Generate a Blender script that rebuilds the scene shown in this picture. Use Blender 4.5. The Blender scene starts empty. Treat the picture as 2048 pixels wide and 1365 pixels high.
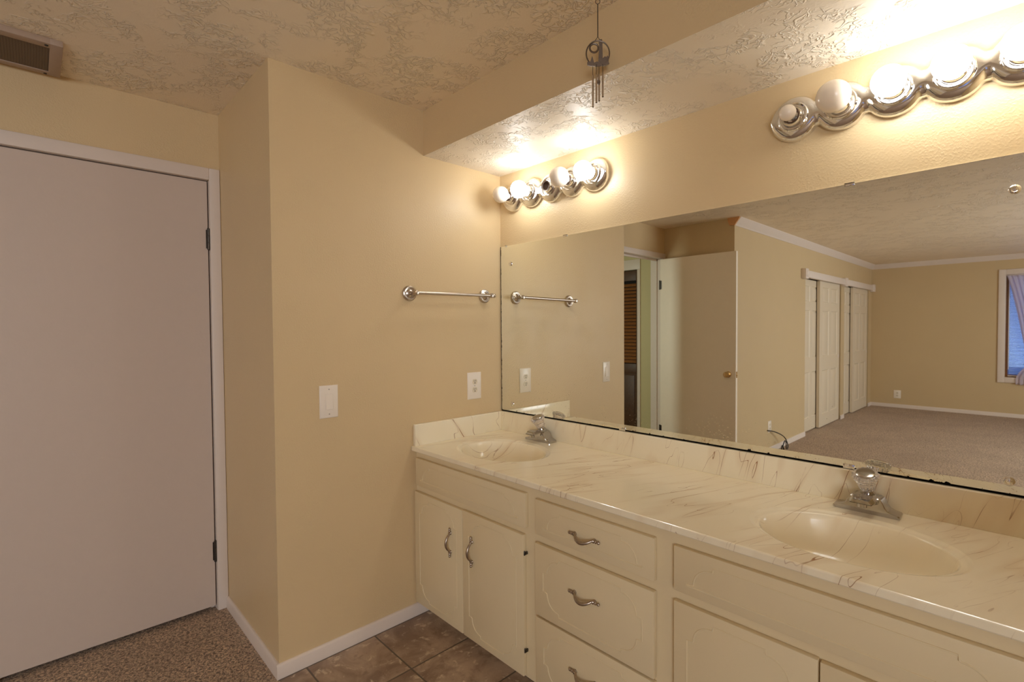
import bpy, bmesh, math, random
from mathutils import Vector, Matrix

random.seed(7)
C = bpy.context.scene.collection
PI = math.pi
SC = bpy.context.scene

# ------------------------------------------------------------------ camera
CAM = Vector((2.0748, -1.8868, 1.3859))
FWD = Vector((-0.72499, 0.68831, -0.02492))
RGT = Vector((0.68863, 0.72508, -0.00695))
UPV = Vector((-0.01329, 0.02220, 0.99967))
cd = bpy.data.cameras.new('camera')
cam = bpy.data.objects.new('camera', cd)
C.objects.link(cam)
cd.sensor_fit = 'HORIZONTAL'
cd.sensor_width = 36.0
cd.lens = 36.0 * 1006.87 / 2048.0
cd.clip_start = 0.02
m = Matrix.Identity(4)
for i in range(3):
    m[i][0], m[i][1], m[i][2], m[i][3] = RGT[i], UPV[i], -FWD[i], CAM[i]
cam.matrix_world = m
SC.camera = cam

# ------------------------------------------------------------------ view, world
SC.view_settings.view_transform = 'Standard'
SC.view_settings.look = 'None'
SC.view_settings.gamma = 1.0
SC.view_settings.use_curve_mapping = False
SC.view_settings.exposure = 0.0
SC.cycles.use_denoising = True
SC.cycles.max_bounces = 14
SC.cycles.diffuse_bounces = 8
SC.cycles.glossy_bounces = 6
SC.cycles.transmission_bounces = 8
SC.cycles.sample_clamp_indirect = 6.0

wd = bpy.data.worlds.new('world')
SC.world = wd
wd.use_nodes = True
bg = wd.node_tree.nodes['Background']
bg.inputs['Color'].default_value = (0.30, 0.50, 1.0, 1)
bg.inputs['Strength'].default_value = 1.1


def area(name, loc, look, sx, sy, power, col):
    l = bpy.data.lights.new(name, 'AREA')
    l.shape = 'RECTANGLE'
    l.size, l.size_y = sx, sy
    l.energy = power
    l.color = col
    o = bpy.data.objects.new(name, l)
    C.objects.link(o)
    o.location = loc
    d = Vector(look) - Vector(loc)
    o.rotation_euler = d.to_track_quat('-Z', 'Y').to_euler()
    return o


# added fill light at an unseen side opening; daylight at far and hall windows
area('added_side_fill', (4.93, -5.0, 1.45), (0, -4.4, 0.55), 2.4, 1.5, 110, (0.97, 1.0, 1.02))
area('daylight_far_window', (2.3, -8.95, 1.45), (2.3, -4, 1.3), 1.2, 1.4, 9, (0.50, 0.70, 1.0))
area('daylight_hall_window', (-1.42, -0.72, 1.45), (-1.0, -1.9, 1.35), 0.22, 1.5, 14, (0.90, 1.0, 0.93))
BULB_STRENGTH = 28.5
BULB_COL = (0.98, 1.0, 1.0, 1)

# ------------------------------------------------------------------ helpers
WL = {}


def wloc(o):
    v = Vector((0, 0, 0))
    while o is not None:
        v += Vector(o.location)
        o = o.parent
    return v


def obj(name, bm, mats, parent=None, ang=35.0, loc=None, recalc=True):
    if recalc:
        bmesh.ops.recalc_face_normals(bm, faces=bm.faces)
    off = wloc(parent) if parent is not None else (Vector(loc) if loc is not None else Vector((0, 0, 0)))
    if off.length > 0:
        bmesh.ops.translate(bm, verts=bm.verts, vec=-off)
    me = bpy.data.meshes.new(name)
    bm.to_mesh(me)
    bm.free()
    if not isinstance(mats, (list, tuple)):
        mats = [mats]
    for mm in mats:
        me.materials.append(mm)
    if ang:
        me.shade_smooth()
        me.set_sharp_from_angle(angle=math.radians(ang))
    o = bpy.data.objects.new(name, me)
    C.objects.link(o)
    if parent is not None:
        o.parent = parent
    elif loc is not None:
        o.location = loc
    return o


def tag(o, label, cat, group=None):
    o['label'] = label
    o['category'] = cat
    if group:
        o['group'] = group
    return o


def thing(name, label, cat, loc=(0, 0, 0), group=None):
    o = bpy.data.objects.new(name, None)
    o.empty_display_size = 0.05
    C.objects.link(o)
    o.location = loc
    return tag(o, label, cat, group)


def struct(name, bm, mats, ang=35.0, label=None, cat=None):
    o = obj(name, bm, mats, None, ang)
    o['kind'] = 'structure'
    if label:
        o['label'] = label
    if cat:
        o['category'] = cat
    return o


def dup(root, loc, label, rot=None, group=None):
    r = root.copy()
    C.objects.link(r)
    r.location = loc
    if rot is not None:
        r.rotation_euler = rot
    r['label'] = label
    if group:
        r['group'] = group
    for ch in list(root.children):
        c = ch.copy()
        C.objects.link(c)
        c.parent = r
        for g in list(ch.children):
            d = g.copy()
            C.objects.link(d)
            d.parent = c
    return r


def B():
    return bmesh.new()


def box(bm, x0, x1, y0, y1, z0, z1, bev=0.0, seg=2, mi=0):
    r = bmesh.ops.create_cube(bm, size=1.0)
    vs = r['verts']
    bmesh.ops.scale(bm, verts=vs, vec=(x1 - x0, y1 - y0, z1 - z0))
    bmesh.ops.translate(bm, verts=vs, vec=((x0 + x1) / 2, (y0 + y1) / 2, (z0 + z1) / 2))
    fs = set()
    for v in vs:
        fs.update(v.link_faces)
    for f in fs:
        f.material_index = mi
    if bev > 0:
        es = set()
        for v in vs:
            es.update(v.link_edges)
        bmesh.ops.bevel(bm, geom=list(es), offset=bev, segments=seg, profile=0.5, affect='EDGES', material=-1)
    return bm


def frame_for(axis):
    a = Vector(axis).normalized()
    t = Vector((0, 0, 1)) if abs(a.z) < 0.9 else Vector((1, 0, 0))
    u = a.cross(t).normalized()
    v = a.cross(u).normalized()
    return a, u, v


def lathe(bm, prof, org, axis, n=32, mi=0, wob=0.0, lobes=0, closed_ends=True):
    """prof: list of (radius, height along axis)"""
    a, u, v = frame_for(axis)
    org = Vector(org)
    rings = []
    for (r, h) in prof:
        if r <= 1e-6:
            rings.append([bm.verts.new(org + a * h)])
        else:
            ring = []
            for k in range(n):
                t = 2 * PI * k / n
                rr = r * (1 + wob * math.cos(lobes * t)) if lobes else r
                ring.append(bm.verts.new(org + a * h + u * (rr * math.cos(t)) + v * (rr * math.sin(t))))
            rings.append(ring)
    for A, Bq in zip(rings[:-1], rings[1:]):
        for k in range(n):
            k2 = (k + 1) % n
            if len(A) == 1 and len(Bq) == 1:
                continue
            if len(A) == 1:
                f = bm.faces.new((A[0], Bq[k], Bq[k2]))
            elif len(Bq) == 1:
                f = bm.faces.new((A[k], Bq[0], A[k2]))
            else:
                f = bm.faces.new((A[k], Bq[k], Bq[k2], A[k2]))
            f.material_index = mi
    if closed_ends:
        for ring in (rings[0], rings[-1]):
            if len(ring) > 2:
                f = bm.faces.new(ring)
                f.material_index = mi
    return bm


def tube(bm, path, rad, n=10, mi=0, closed=False, cap=True):
    pts = [Vector(q) for q in path]
    N = len(pts)
    rads = rad if isinstance(rad, (list, tuple)) else [rad] * N
    tang = []
    for i in range(N):
        if closed:
            t = pts[(i + 1) % N] - pts[i - 1]
        else:
            t = pts[min(i + 1, N - 1)] - pts[max(i - 1, 0)]
        tang.append(t.normalized())
    a, u, v = frame_for(tang[0])
    rings = []
    for i in range(N):
        t = tang[i]
        u = (u - t * u.dot(t)).normalized()
        w = t.cross(u)
        rings.append([bm.verts.new(pts[i] + (u * math.cos(2 * PI * k / n) + w * math.sin(2 * PI * k / n)) * rads[i]) for k in range(n)])
    rng = range(N) if closed else range(N - 1)
    for i in rng:
        A, Bq = rings[i], rings[(i + 1) % N]
        for k in range(n):
            f = bm.faces.new((A[k], A[(k + 1) % n], Bq[(k + 1) % n], Bq[k]))
            f.material_index = mi
    if cap and not closed:
        for ring in (rings[0], rings[-1]):
            f = bm.faces.new(ring)
            f.material_index = mi
    return bm


def sphere(bm, c, r, n=32, mi=0, sz=1.0):
    prof = []
    h = n // 2
    for i in range(h + 1):
        t = PI * i / h
        prof.append((r * math.sin(t), -r * sz * math.cos(t)))
    prof[0] = (0, -r * sz)
    prof[-1] = (0, r * sz)
    return lathe(bm, prof, c, (0, 0, 1), n, mi)


def prism(bm, pts, axis, d0, d1, mi=0):
    """polygon given as 2-D points in the two other axes (cyclic order x,y,z), extruded along axis"""
    def P(a, b, d):
        return {'x': (d, a, b), 'y': (a, d, b), 'z': (a, b, d)}[axis]
    A = [bm.verts.new(P(a, b, d0)) for a, b in pts]
    Bq = [bm.verts.new(P(a, b, d1)) for a, b in pts]
    n = len(pts)
    fs = [bm.faces.new(A), bm.faces.new(list(reversed(Bq)))]
    for i in range(n):
        j = (i + 1) % n
        fs.append(bm.faces.new((A[i], A[j], Bq[j], Bq[i])))
    for f in fs:
        f.material_index = mi
    return bm


def sweep_bead(bm, pts, place, a=0.0026, h=0.0020, closed=True):
    """half-round bead that follows a 2-D path; place(p, q, out) gives the 3-D point"""
    N = len(pts)
    sec = [(-a, -0.0004), (-a * 0.6, h * 0.8), (0, h), (a * 0.6, h * 0.8), (a, -0.0004)]
    rows = []
    for i in range(N):
        p0, p1 = pts[i - 1] if (closed or i > 0) else pts[i], pts[(i + 1) % N] if (closed or i < N - 1) else pts[i]
        tx, ty = p1[0] - p0[0], p1[1] - p0[1]
        L = math.hypot(tx, ty) or 1
        nx, ny = -ty / L, tx / L
        rows.append([bm.verts.new(place(pts[i][0] + nx * s, pts[i][1] + ny * s, o)) for s, o in sec])
    for i in range(N if closed else N - 1):
        A, Bq = rows[i], rows[(i + 1) % N]
        for k in range(4):
            bm.faces.new((A[k], A[k + 1], Bq[k + 1], Bq[k]))
    return bm


# ------------------------------------------------------------------ materials
def s2l(c):
    return c / 12.92 if c <= 0.04045 else ((c + 0.055) / 1.055) ** 2.4


def rgb(r, g, b):
    return (s2l(r / 255), s2l(g / 255), s2l(b / 255), 1)


class NT:
    def __init__(self, name):
        self.m = bpy.data.materials.new(name)
        self.m.use_nodes = True
        self.t = self.m.node_tree
        self.b = self.t.nodes['Principled BSDF']
        self.out = self.t.nodes['Material Output']
        self._co = None

    def n(self, typ, **kw):
        nd = self.t.nodes.new(typ)
        for k, v in kw.items():
            if k in nd.inputs.keys():
                nd.inputs[k].default_value = v
            else:
                setattr(nd, k, v)
        return nd

    def l(self, a, b):
        self.t.links.new(a, b)

    def co(self, scale=(1, 1, 1), rot=(0, 0, 0), loc=(0, 0, 0), which='Object'):
        tc = self.n('ShaderNodeTexCoord')
        mp = self.n('ShaderNodeMapping')
        mp.inputs['Scale'].default_value = scale
        mp.inputs['Rotation'].default_value = rot
        mp.inputs['Location'].default_value = loc
        self.l(tc.outputs[which], mp.inputs['Vector'])
        return mp.outputs['Vector']

    def geo(self):
        return self.n('ShaderNodeNewGeometry').outputs['Position']

    def noise(self, vec, scale, detail=2.0, rough=0.5, dist=0.0):
        nd = self.n('ShaderNodeTexNoise')
        nd.inputs['Scale'].default_value = scale
        nd.inputs['Detail'].default_value = detail
        nd.inputs['Roughness'].default_value = rough
        nd.inputs['Distortion'].default_value = dist
        self.l(vec, nd.inputs['Vector'])
        return nd.outputs['Fac']

    def math(self, op, a, b=None, c=None):
        nd = self.n('ShaderNodeMath', operation=op)
        for i, x in enumerate((a, b, c)):
            if x is None:
                continue
            if isinstance(x, (int, float)):
                nd.inputs[i].default_value = x
            else:
                self.l(x, nd.inputs[i])
        return nd.outputs[0]

    def ramp(self, x, a, b, lo=0.0, hi=1.0, smooth=True):
        nd = self.n('ShaderNodeMapRange')
        nd.interpolation_type = 'SMOOTHSTEP' if smooth else 'LINEAR'
        nd.inputs['From Min'].default_value = a
        nd.inputs['From Max'].default_value = b
        nd.inputs['To Min'].default_value = lo
        nd.inputs['To Max'].default_value = hi
        self.l(x, nd.inputs['Value'])
        return nd.outputs['Result']

    def mix(self, fac, a, b):
        nd = self.n('ShaderNodeMix', data_type='RGBA')
        if isinstance(fac, (int, float)):
            nd.inputs[0].default_value = fac
        else:
            self.l(fac, nd.inputs[0])
        for sock, x in ((nd.inputs[6], a), (nd.inputs[7], b)):
            if isinstance(x, tuple):
                sock.default_value = x
            else:
                self.l(x, sock)
        return nd.outputs[2]

    def bump(self, h, dist, strength=1.0):
        nd = self.n('ShaderNodeBump')
        nd.inputs['Distance'].default_value = dist
        nd.inputs['Strength'].default_value = strength
        self.l(h, nd.inputs['Height'])
        self.l(nd.outputs['Normal'], self.b.inputs['Normal'])
        return nd

    def set(self, **kw):
        for k, v in kw.items():
            k = k.replace('_', ' ')
            if isinstance(v, (int, float, tuple)):
                self.b.inputs[k].default_value = v
            else:
                self.l(v, self.b.inputs[k])
        return self


def plain(name, col, rough=0.5, metal=0.0, var=0.04, vscale=30.0, bump=0.0, bscale=200.0, **kw):
    t = NT(name)
    v = t.geo()
    f = t.noise(v, vscale, 3.0)
    dark = tuple([c * (1 - var) for c in col[:3]] + [1])
    lite = tuple([min(1, c * (1 + var)) for c in col[:3]] + [1])
    t.set(Base_Color=t.mix(f, dark, lite), Roughness=rough, Metallic=metal)
    if bump > 0:
        t.bump(t.noise(v, bscale, 2.0), bump, 1.0)
    t.set(**kw)
    return t.m


def paint(name, col, rough=0.42, dist=0.0006):
    t = NT(name)
    v = t.geo()
    f = t.noise(v, 3.0, 3.0)
    dark = tuple([c * 0.965 for c in col[:3]] + [1])
    lite = tuple([c * 1.03 for c in col[:3]] + [1])
    t.set(Base_Color=t.mix(f, dark, lite), Roughness=rough)
    n1 = t.ramp(t.noise(v, 150.0, 1.5), 0.42, 0.70)
    patch = t.ramp(t.noise(v, 5.0, 2.0), 0.36, 0.66, 0.25, 1.0)
    t.bump(t.math('MULTIPLY', n1, patch), dist, 0.9)
    return t.m


def knockdown(name, col, rough=0.5):
    """skip-trowel ceiling: short raised plaster ridges in patches"""
    t = NT(name)
    v = t.geo()
    f = t.noise(v, 2.0, 3.0)
    t.set(Base_Color=t.mix(f, tuple([c * 0.96 for c in col[:3]] + [1]), col), Roughness=rough)
    a = t.noise(v, 17.0, 2.0, 0.5, 0.8)
    r1 = t.ramp(t.math('ABSOLUTE', t.math('SUBTRACT', a, 0.5)), 0.006, 0.036, 1.0, 0.0)
    v2 = t.co((1, 1, 1), loc=(3.7, 1.3, 2.2))
    b = t.noise(v2, 31.0, 2.0, 0.5, 0.6)
    r2 = t.ramp(t.math('ABSOLUTE', t.math('SUBTRACT', b, 0.48)), 0.006, 0.05, 0.9, 0.0)
    p1 = t.ramp(t.noise(v, 3.6, 3.0), 0.36, 0.54)
    p2 = t.ramp(t.noise(v2, 12.0, 2.0), 0.42, 0.52)
    h = t.math('MULTIPLY', t.math('MAXIMUM', r1, r2), t.math('MULTIPLY', p1, p2))
    fine = t.math('MULTIPLY', t.noise(v, 150.0, 2.0), 0.12)
    t.bump(t.math('ADD', h, fine), 0.0055, 0.8)
    return t.m


WALLC = rgb(216, 192, 150)
M = {}
M['wall'] = paint('wall_paint', WALLC)
M['wall_bed'] = paint('bedroom_paint', rgb(205, 182, 142), 0.5)
M['wall_hall'] = paint('hall_paint', rgb(205, 195, 150), 0.5)
M['ceil'] = knockdown('ceiling_plaster', rgb(246, 232, 208))
M['soff'] = knockdown('soffit_plaster', rgb(234, 222, 202), 0.45)
M['white'] = plain('white_trim_paint', rgb(226, 214, 204), 0.4, var=0.02, bump=0.0003, bscale=60)
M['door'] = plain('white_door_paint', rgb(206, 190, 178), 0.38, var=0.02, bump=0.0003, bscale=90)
M['cab'] = plain('cabinet_paint', rgb(226, 209, 172), 0.36, var=0.025, vscale=8, bump=0.0002, bscale=120)
M['closet'] = plain('closet_door_paint', rgb(222, 208, 184), 0.42, var=0.02)
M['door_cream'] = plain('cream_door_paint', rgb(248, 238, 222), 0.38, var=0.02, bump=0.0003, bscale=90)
M['plastic'] = plain('white_plastic', rgb(240, 230, 216), 0.3, var=0.01)
M['dim'] = plain('closet_shade_colour', rgb(52, 42, 34), 0.7)  # dark colour standing in for shade inside the closets
M['plastic2'] = plain('receptacle_plastic', rgb(226, 214, 190), 0.35, var=0.01)
M['black'] = plain('black_recess', rgb(18, 15, 12), 0.6, var=0.05)
M['chrome2'] = plain('tap_chrome', (0.50, 0.485, 0.475, 1), 0.08, 1.0, var=0.01)
M['chrome'] = plain('chrome', (0.80, 0.79, 0.78, 1), 0.07, 1.0, var=0.01)
M['nickel'] = plain('brushed_nickel', (0.52, 0.45, 0.385, 1), 0.3, 1.0, var=0.04, vscale=60)
M['pewter'] = plain('antique_pewter', (0.44, 0.37, 0.31, 1), 0.3, 1.0, var=0.25, vscale=160)
M['hinge'] = plain('dark_hinge_metal', (0.10, 0.09, 0.08, 1), 0.4, 1.0, var=0.3, vscale=200)
M['brass'] = plain('brass', (0.72, 0.52, 0.26, 1), 0.18, 1.0, var=0.04)
M['rawwood'] = plain('raw_wood', rgb(214, 160, 108), 0.6, var=0.2, vscale=60)
M['louver'] = plain('stained_wood', rgb(150, 98, 52), 0.45, var=0.25, vscale=40)
M['darkwood'] = plain('dark_stained_wood', rgb(82, 54, 32), 0.45, var=0.25, vscale=40)
M['cable'] = plain('black_cable', rgb(14, 16, 18), 0.45)
M['fixt'] = plain('chime_metal', (0.20, 0.16, 0.13, 1), 0.45, 1.0, var=0.3, vscale=200)
M['tubes'] = plain('chime_tube_metal', (0.55, 0.47, 0.38, 1), 0.25, 1.0, var=0.1, vscale=90)
M['ventf'] = plain('vent_frame_paint', rgb(172, 150, 132), 0.5, var=0.06)
M['crystal'] = plain('acrylic', (1.0, 0.96, 0.93, 1), 0.04, var=0.0, Transmission_Weight=0.85, IOR=1.49)
M['bulb_off'] = plain('frosted_bulb_glass', rgb(238, 226, 210), 0.16, var=0.02, Subsurface_Weight=0.0)
M['socket'] = plain('socket_liner', rgb(92, 66, 50), 0.5, var=0.2)
M['brick'] = plain('outside_plain', rgb(90, 110, 150), 0.9)


def m_emit(name, strength):
    t = NT(name)
    f = t.noise(t.geo(), 20.0, 1.0)
    t.set(Base_Color=t.mix(f, rgb(250, 246, 240), rgb(255, 252, 246)), Roughness=0.3)
    t.b.inputs['Emission Color'].default_value = BULB_COL
    t.b.inputs['Emission Strength'].default_value = strength
    return t.m


M['bulb_on'] = m_emit('lit_bulb_glass', BULB_STRENGTH)
M['bulb_dim'] = m_emit('lit_weaker_bulb_glass', BULB_STRENGTH * 0.72)


def m_marble():
    t = NT('cultured_marble')
    v = t.geo()
    # the poured veins are thin sheets, so each face cuts them into long lines
    def dot(d, k, off):
        nd = t.n('ShaderNodeVectorMath', operation='DOT_PRODUCT')
        t.l(v, nd.inputs[0])
        nd.inputs[1].default_value = tuple(q * k for q in d)
        return t.math('ADD', nd.outputs['Value'], off)
    def sheet(ku, kv, kw_, off):
        c = t.n('ShaderNodeCombineXYZ')
        t.l(dot((0.912, -0.34, -0.235), ku, off), c.inputs[0])
        t.l(dot((0.35, 0.94, 0.0), kv, off * 0.7), c.inputs[1])
        t.l(dot((0.25, 0.0, 0.97), kw_, off * 1.3), c.inputs[2])
        return c.outputs[0]
    def vein(ku, kv, kw_, off, det, rough, lev, wid):
        # level line of a stretched noise, its width evened out by the local slope
        p0 = sheet(ku, kv, kw_, off)
        sh = t.n('ShaderNodeVectorMath', operation='ADD')
        sh.inputs[1].default_value = (0.04, 0.0, 0.0)
        t.l(p0, sh.inputs[0])
        n0 = t.noise(p0, 1.0, det, rough, 0.25)
        n1 = t.noise(sh.outputs[0], 1.0, det, rough, 0.25)
        slope = t.math('MAXIMUM', t.math('ABSOLUTE', t.math('SUBTRACT', n1, n0)), 0.004)
        d = t.math('DIVIDE', t.math('ABSOLUTE', t.math('SUBTRACT', n0, lev)), slope)
        return n0, t.ramp(d, wid * 0.3, wid, 1.0, 0.0)
    a, l1 = vein(9.0, 1.3, 1.5, 3.1, 2.5, 0.5, 0.5, 0.26)
    b, l2 = vein(13.0, 1.6, 2.0, 7.7, 2.5, 0.5, 0.56, 0.28)
    l2 = t.math('MULTIPLY', l2, 0.8)
    patch = t.ramp(t.noise(v, 4.0, 3.0), 0.40, 0.62)
    patch2 = t.ramp(t.noise(v, 9.0, 2.0), 0.36, 0.56, 0.2, 1.0)
    lines = t.math('MULTIPLY', t.math('MAXIMUM', l1, l2), t.math('MULTIPLY', patch, patch2))
    halo1 = t.ramp(t.math('ABSOLUTE', t.math('SUBTRACT', a, 0.5)), 0.0, 0.07, 1.0, 0.0)
    halo = t.math('MULTIPLY', t.math('MULTIPLY', halo1, patch), 0.20)
    base = t.mix(t.noise(v, 4.0, 4.0), rgb(242, 230, 200), rgb(249, 240, 215))
    c1 = t.mix(halo, base, rgb(200, 158, 100))
    c2 = t.mix(t.math('MULTIPLY', lines, 0.9), c1, rgb(150, 98, 52))
    t.set(Base_Color=c2, Roughness=0.17, Coat_Weight=0.3, Coat_Roughness=0.08)
    return t.m


M['marble'] = m_marble()


def m_tile():
    t = NT('slate_tile')
    v = t.geo()
    sep = t.n('ShaderNodeSeparateXYZ')
    t.l(v, sep.inputs[0])
    def cell(o, off):
        q = t.math('DIVIDE', t.math('SUBTRACT', o, off), 0.306)
        fr = t.math('FRACT', q)
        d = t.math('MINIMUM', fr, t.math('SUBTRACT', 1.0, fr))
        return d, t.math('FLOOR', q)
    dx, ix = cell(sep.outputs[0], 0.0155 - 3.06)
    dy, iy = cell(sep.outputs[1], -0.80 - 3.06)
    d = t.math('MINIMUM', dx, dy)
    grout = t.ramp(d, 0.007, 0.014, 1.0, 0.0)
    cmb = t.n('ShaderNodeCombineXYZ')
    t.l(ix, cmb.inputs[0]); t.l(iy, cmb.inputs[1])
    off = t.n('ShaderNodeVectorMath', operation='MULTIPLY_ADD')
    off.inputs[1].default_value = (3.7, 5.1, 0)
    t.l(cmb.outputs[0], off.inputs[0]); t.l(v, off.inputs[2])
    n1 = t.noise(off.outputs[0], 5.0, 6.0, 0.62, 0.8)
    n2 = t.noise(off.outputs[0], 16.0, 5.0, 0.65, 0.4)
    wn = t.n('ShaderNodeTexWhiteNoise')
    t.l(cmb.outputs[0], wn.inputs['Vector'])
    c = t.mix(t.ramp(n1, 0.35, 0.68), rgb(134, 112, 96), rgb(190, 168, 146))
    c = t.mix(t.ramp(n2, 0.56, 0.66), c, rgb(216, 198, 174))
    c = t.mix(t.ramp(n2, 0.30, 0.44, 0.5, 0.0), c, rgb(110, 90, 78))
    c = t.mix(t.math('MULTIPLY', wn.outputs['Value'], 0.22), c, rgb(138, 114, 100))
    c = t.mix(grout, c, rgb(100, 88, 76))
    t.set(Base_Color=c, Roughness=0.42)
    h = t.math('SUBTRACT', t.math('MULTIPLY', n2, 0.4), grout)
    t.bump(h, 0.0022, 0.8)
    return t.m


M['tile'] = m_tile()


def m_carpet():
    t = NT('frieze_carpet')
    v = t.geo()
    a = t.noise(v, 190.0, 2.0, 0.6)
    b = t.noise(v, 100.0, 3.0, 0.7, 0.7)
    big = t.noise(v, 2.2, 4.0, 0.6)
    c = t.mix(t.ramp(b, 0.36, 0.64), rgb(112, 86, 68), rgb(248, 216, 182))
    c = t.mix(t.ramp(a, 0.50, 0.72, 0.0, 0.55), c, rgb(66, 48, 38))
    c = t.mix(t.ramp(big, 0.35, 0.7, 0.0, 0.3), c, rgb(140, 114, 92))
    t.set(Base_Color=c, Roughness=0.95)
    t.b.inputs['Sheen Weight'].default_value = 0.25
    t.bump(t.math('ADD', b, t.math('MULTIPLY', a, 0.6)), 0.012, 1.0)
    return t.m


M['carpet'] = m_carpet()


def m_mirror():
    t = NT('silvered_glass')
    v = t.geo()
    sep = t.n('ShaderNodeSeparateXYZ')
    t.l(v, sep.inputs[0])
    z = sep.outputs[2]
    # dried splashes above the basins
    n = t.noise(v, 190.0, 1.0)
    dens = t.noise(v, 6.0, 3.0)
    near = t.ramp(z, 0.95, 1.30, 1.0, 0.0)
    thr = t.math('SUBTRACT', 0.83, t.math('MULTIPLY', t.math('MULTIPLY', near, dens), 0.25))
    spot = t.math('GREATER_THAN', n, thr)
    # black bottom edge: lost silver, plus the shaded gap under it painted in
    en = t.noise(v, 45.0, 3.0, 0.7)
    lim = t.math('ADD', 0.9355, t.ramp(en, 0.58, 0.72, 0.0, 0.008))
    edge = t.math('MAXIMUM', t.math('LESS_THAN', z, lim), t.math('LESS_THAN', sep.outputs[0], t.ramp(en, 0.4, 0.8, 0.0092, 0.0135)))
    t.set(Base_Color=(0.88, 0.89, 0.82, 1), Metallic=1.0, Roughness=0.012)
    d1 = t.n('ShaderNodeBsdfDiffuse')
    d1.inputs['Color'].default_value = rgb(226, 206, 172)
    mx = t.n('ShaderNodeMixShader')
    t.l(t.math('MULTIPLY', spot, 0.65), mx.inputs[0])
    t.l(t.b.outputs[0], mx.inputs[1]); t.l(d1.outputs[0], mx.inputs[2])
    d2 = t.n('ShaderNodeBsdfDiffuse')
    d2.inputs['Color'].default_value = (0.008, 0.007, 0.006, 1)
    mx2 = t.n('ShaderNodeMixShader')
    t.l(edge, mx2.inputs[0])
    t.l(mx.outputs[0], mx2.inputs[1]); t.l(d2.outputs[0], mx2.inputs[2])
    t.l(mx2.outputs[0], t.out.inputs['Surface'])
    return t.m


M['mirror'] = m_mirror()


def m_filter():
    t = NT('vent_mesh')
    v = t.geo()
    w = t.n('ShaderNodeTexWave')
    w.wave_type = 'BANDS'
    w.bands_direction = 'X'
    w.inputs['Scale'].default_value = 40.0
    t.l(v, w.inputs['Vector'])
    w2 = t.n('ShaderNodeTexWave')
    w2.bands_direction = 'Y'
    w2.inputs['Scale'].default_value = 40.0
    t.l(v, w2.inputs['Vector'])
    k = t.math('MULTIPLY', w.outputs['Fac'], w2.outputs['Fac'])
    c = t.mix(k, rgb(112, 94, 74), rgb(88, 72, 56))
    t.set(Base_Color=c, Roughness=0.7)
    t.bump(k, 0.002, 0.8)
    return t.m


M['filter'] = m_filter()


def m_cloth():
    t = NT('sheer_curtain')
    f = t.noise(t.geo(), 120.0, 2.0)
    t.set(Base_Color=t.mix(f, rgb(226, 216, 226), rgb(238, 230, 236)), Roughness=0.9)
    tr = t.n('ShaderNodeBsdfTranslucent')
    tr.inputs['Color'].default_value = rgb(230, 220, 232)
    mx = t.n('ShaderNodeMixShader')
    mx.inputs[0].default_value = 0.45
    t.l(t.b.outputs[0], mx.inputs[1]); t.l(tr.outputs[0], mx.inputs[2])
    tp = t.n('ShaderNodeBsdfTransparent')
    mx2 = t.n('ShaderNodeMixShader')
    mx2.inputs[0].default_value = 0.22
    t.l(mx.outputs[0], mx2.inputs[1]); t.l(tp.outputs[0], mx2.inputs[2])
    t.l(mx2.outputs[0], t.out.inputs['Surface'])
    return t.m


M['cloth'] = m_cloth()


def m_slat():
    t = NT('blind_slat')
    f = t.noise(t.geo(), 30.0, 2.0)
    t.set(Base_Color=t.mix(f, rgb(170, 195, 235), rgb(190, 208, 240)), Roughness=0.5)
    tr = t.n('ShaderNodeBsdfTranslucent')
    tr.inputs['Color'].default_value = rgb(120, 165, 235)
    mx = t.n('ShaderNodeMixShader')
    mx.inputs[0].default_value = 0.5
    t.l(t.b.outputs[0], mx.inputs[1]); t.l(tr.outputs[0], mx.inputs[2])
    t.l(mx.outputs[0], t.out.inputs['Surface'])
    return t.m


M['slat'] = m_slat()
M['glass'] = plain('window_glass', (1, 1, 1, 1), 0.0, var=0.0, Transmission_Weight=1.0, IOR=1.45)

# ------------------------------------------------------------------ dimensions
H = 2.44
YC = -1.208            # corner of the end wall
XD = -0.725            # wall that holds the two flush doors
YS, ZS = -0.499, 2.2248  # soffit
Y2 = -3.044            # wall behind the open door
XB = 0.02              # closet wall of the bedroom
YF = -8.72             # far bedroom wall
X1 = 2.145             # vanity alcove, other side wall
XE = 5.0               # bedroom, other side wall
ZC = 0.8256            # worktop

# ------------------------------------------------------------------ setting
struct('floor', box(B(), 0, X1, -1.214, 0.0, -0.06, 0), M['tile'])
bm = B()
box(bm, -2.2, XE, YF, -1.214, -0.06, 0.0)
box(bm, -2.2, 0.0, -1.214, -0.3, -0.06, 0.0)
box(bm, X1, XE, -1.214, 0.0, -0.06, 0.0)
struct('floor_carpet', bm, M['carpet'])
struct('ceiling', box(B(), -2.3, XE + .1, YF - .2, 0.1, H, H + 0.1), M['ceil'])
bm = B()
box(bm, 0, X1, YS, 0.0, ZS, H)
for f in bm.faces:
    f.normal_update()
    f.material_index = 1 if f.normal.z < -0.5 else 0
struct('soffit_ceiling', bm, [M['wall'], M['soff']])
struct('wall_back', box(B(), -0.1, X1 + 0.06, 0.0, 0.1, 0, H), M['wall'])
struct('wall_left', box(B(), XD, 0, YC, 0.0, 0, H), M['wall'])
struct('wall_right', box(B(), X1, X1 + 0.12, -0.66, 0.0, 0, H), M['wall'])
bm = B()
box(bm, X1 + 0.06, XE, 0.0, 0.1, 0, H)
struct('wall_bedroom_front', bm, M['wall_bed'])

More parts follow.
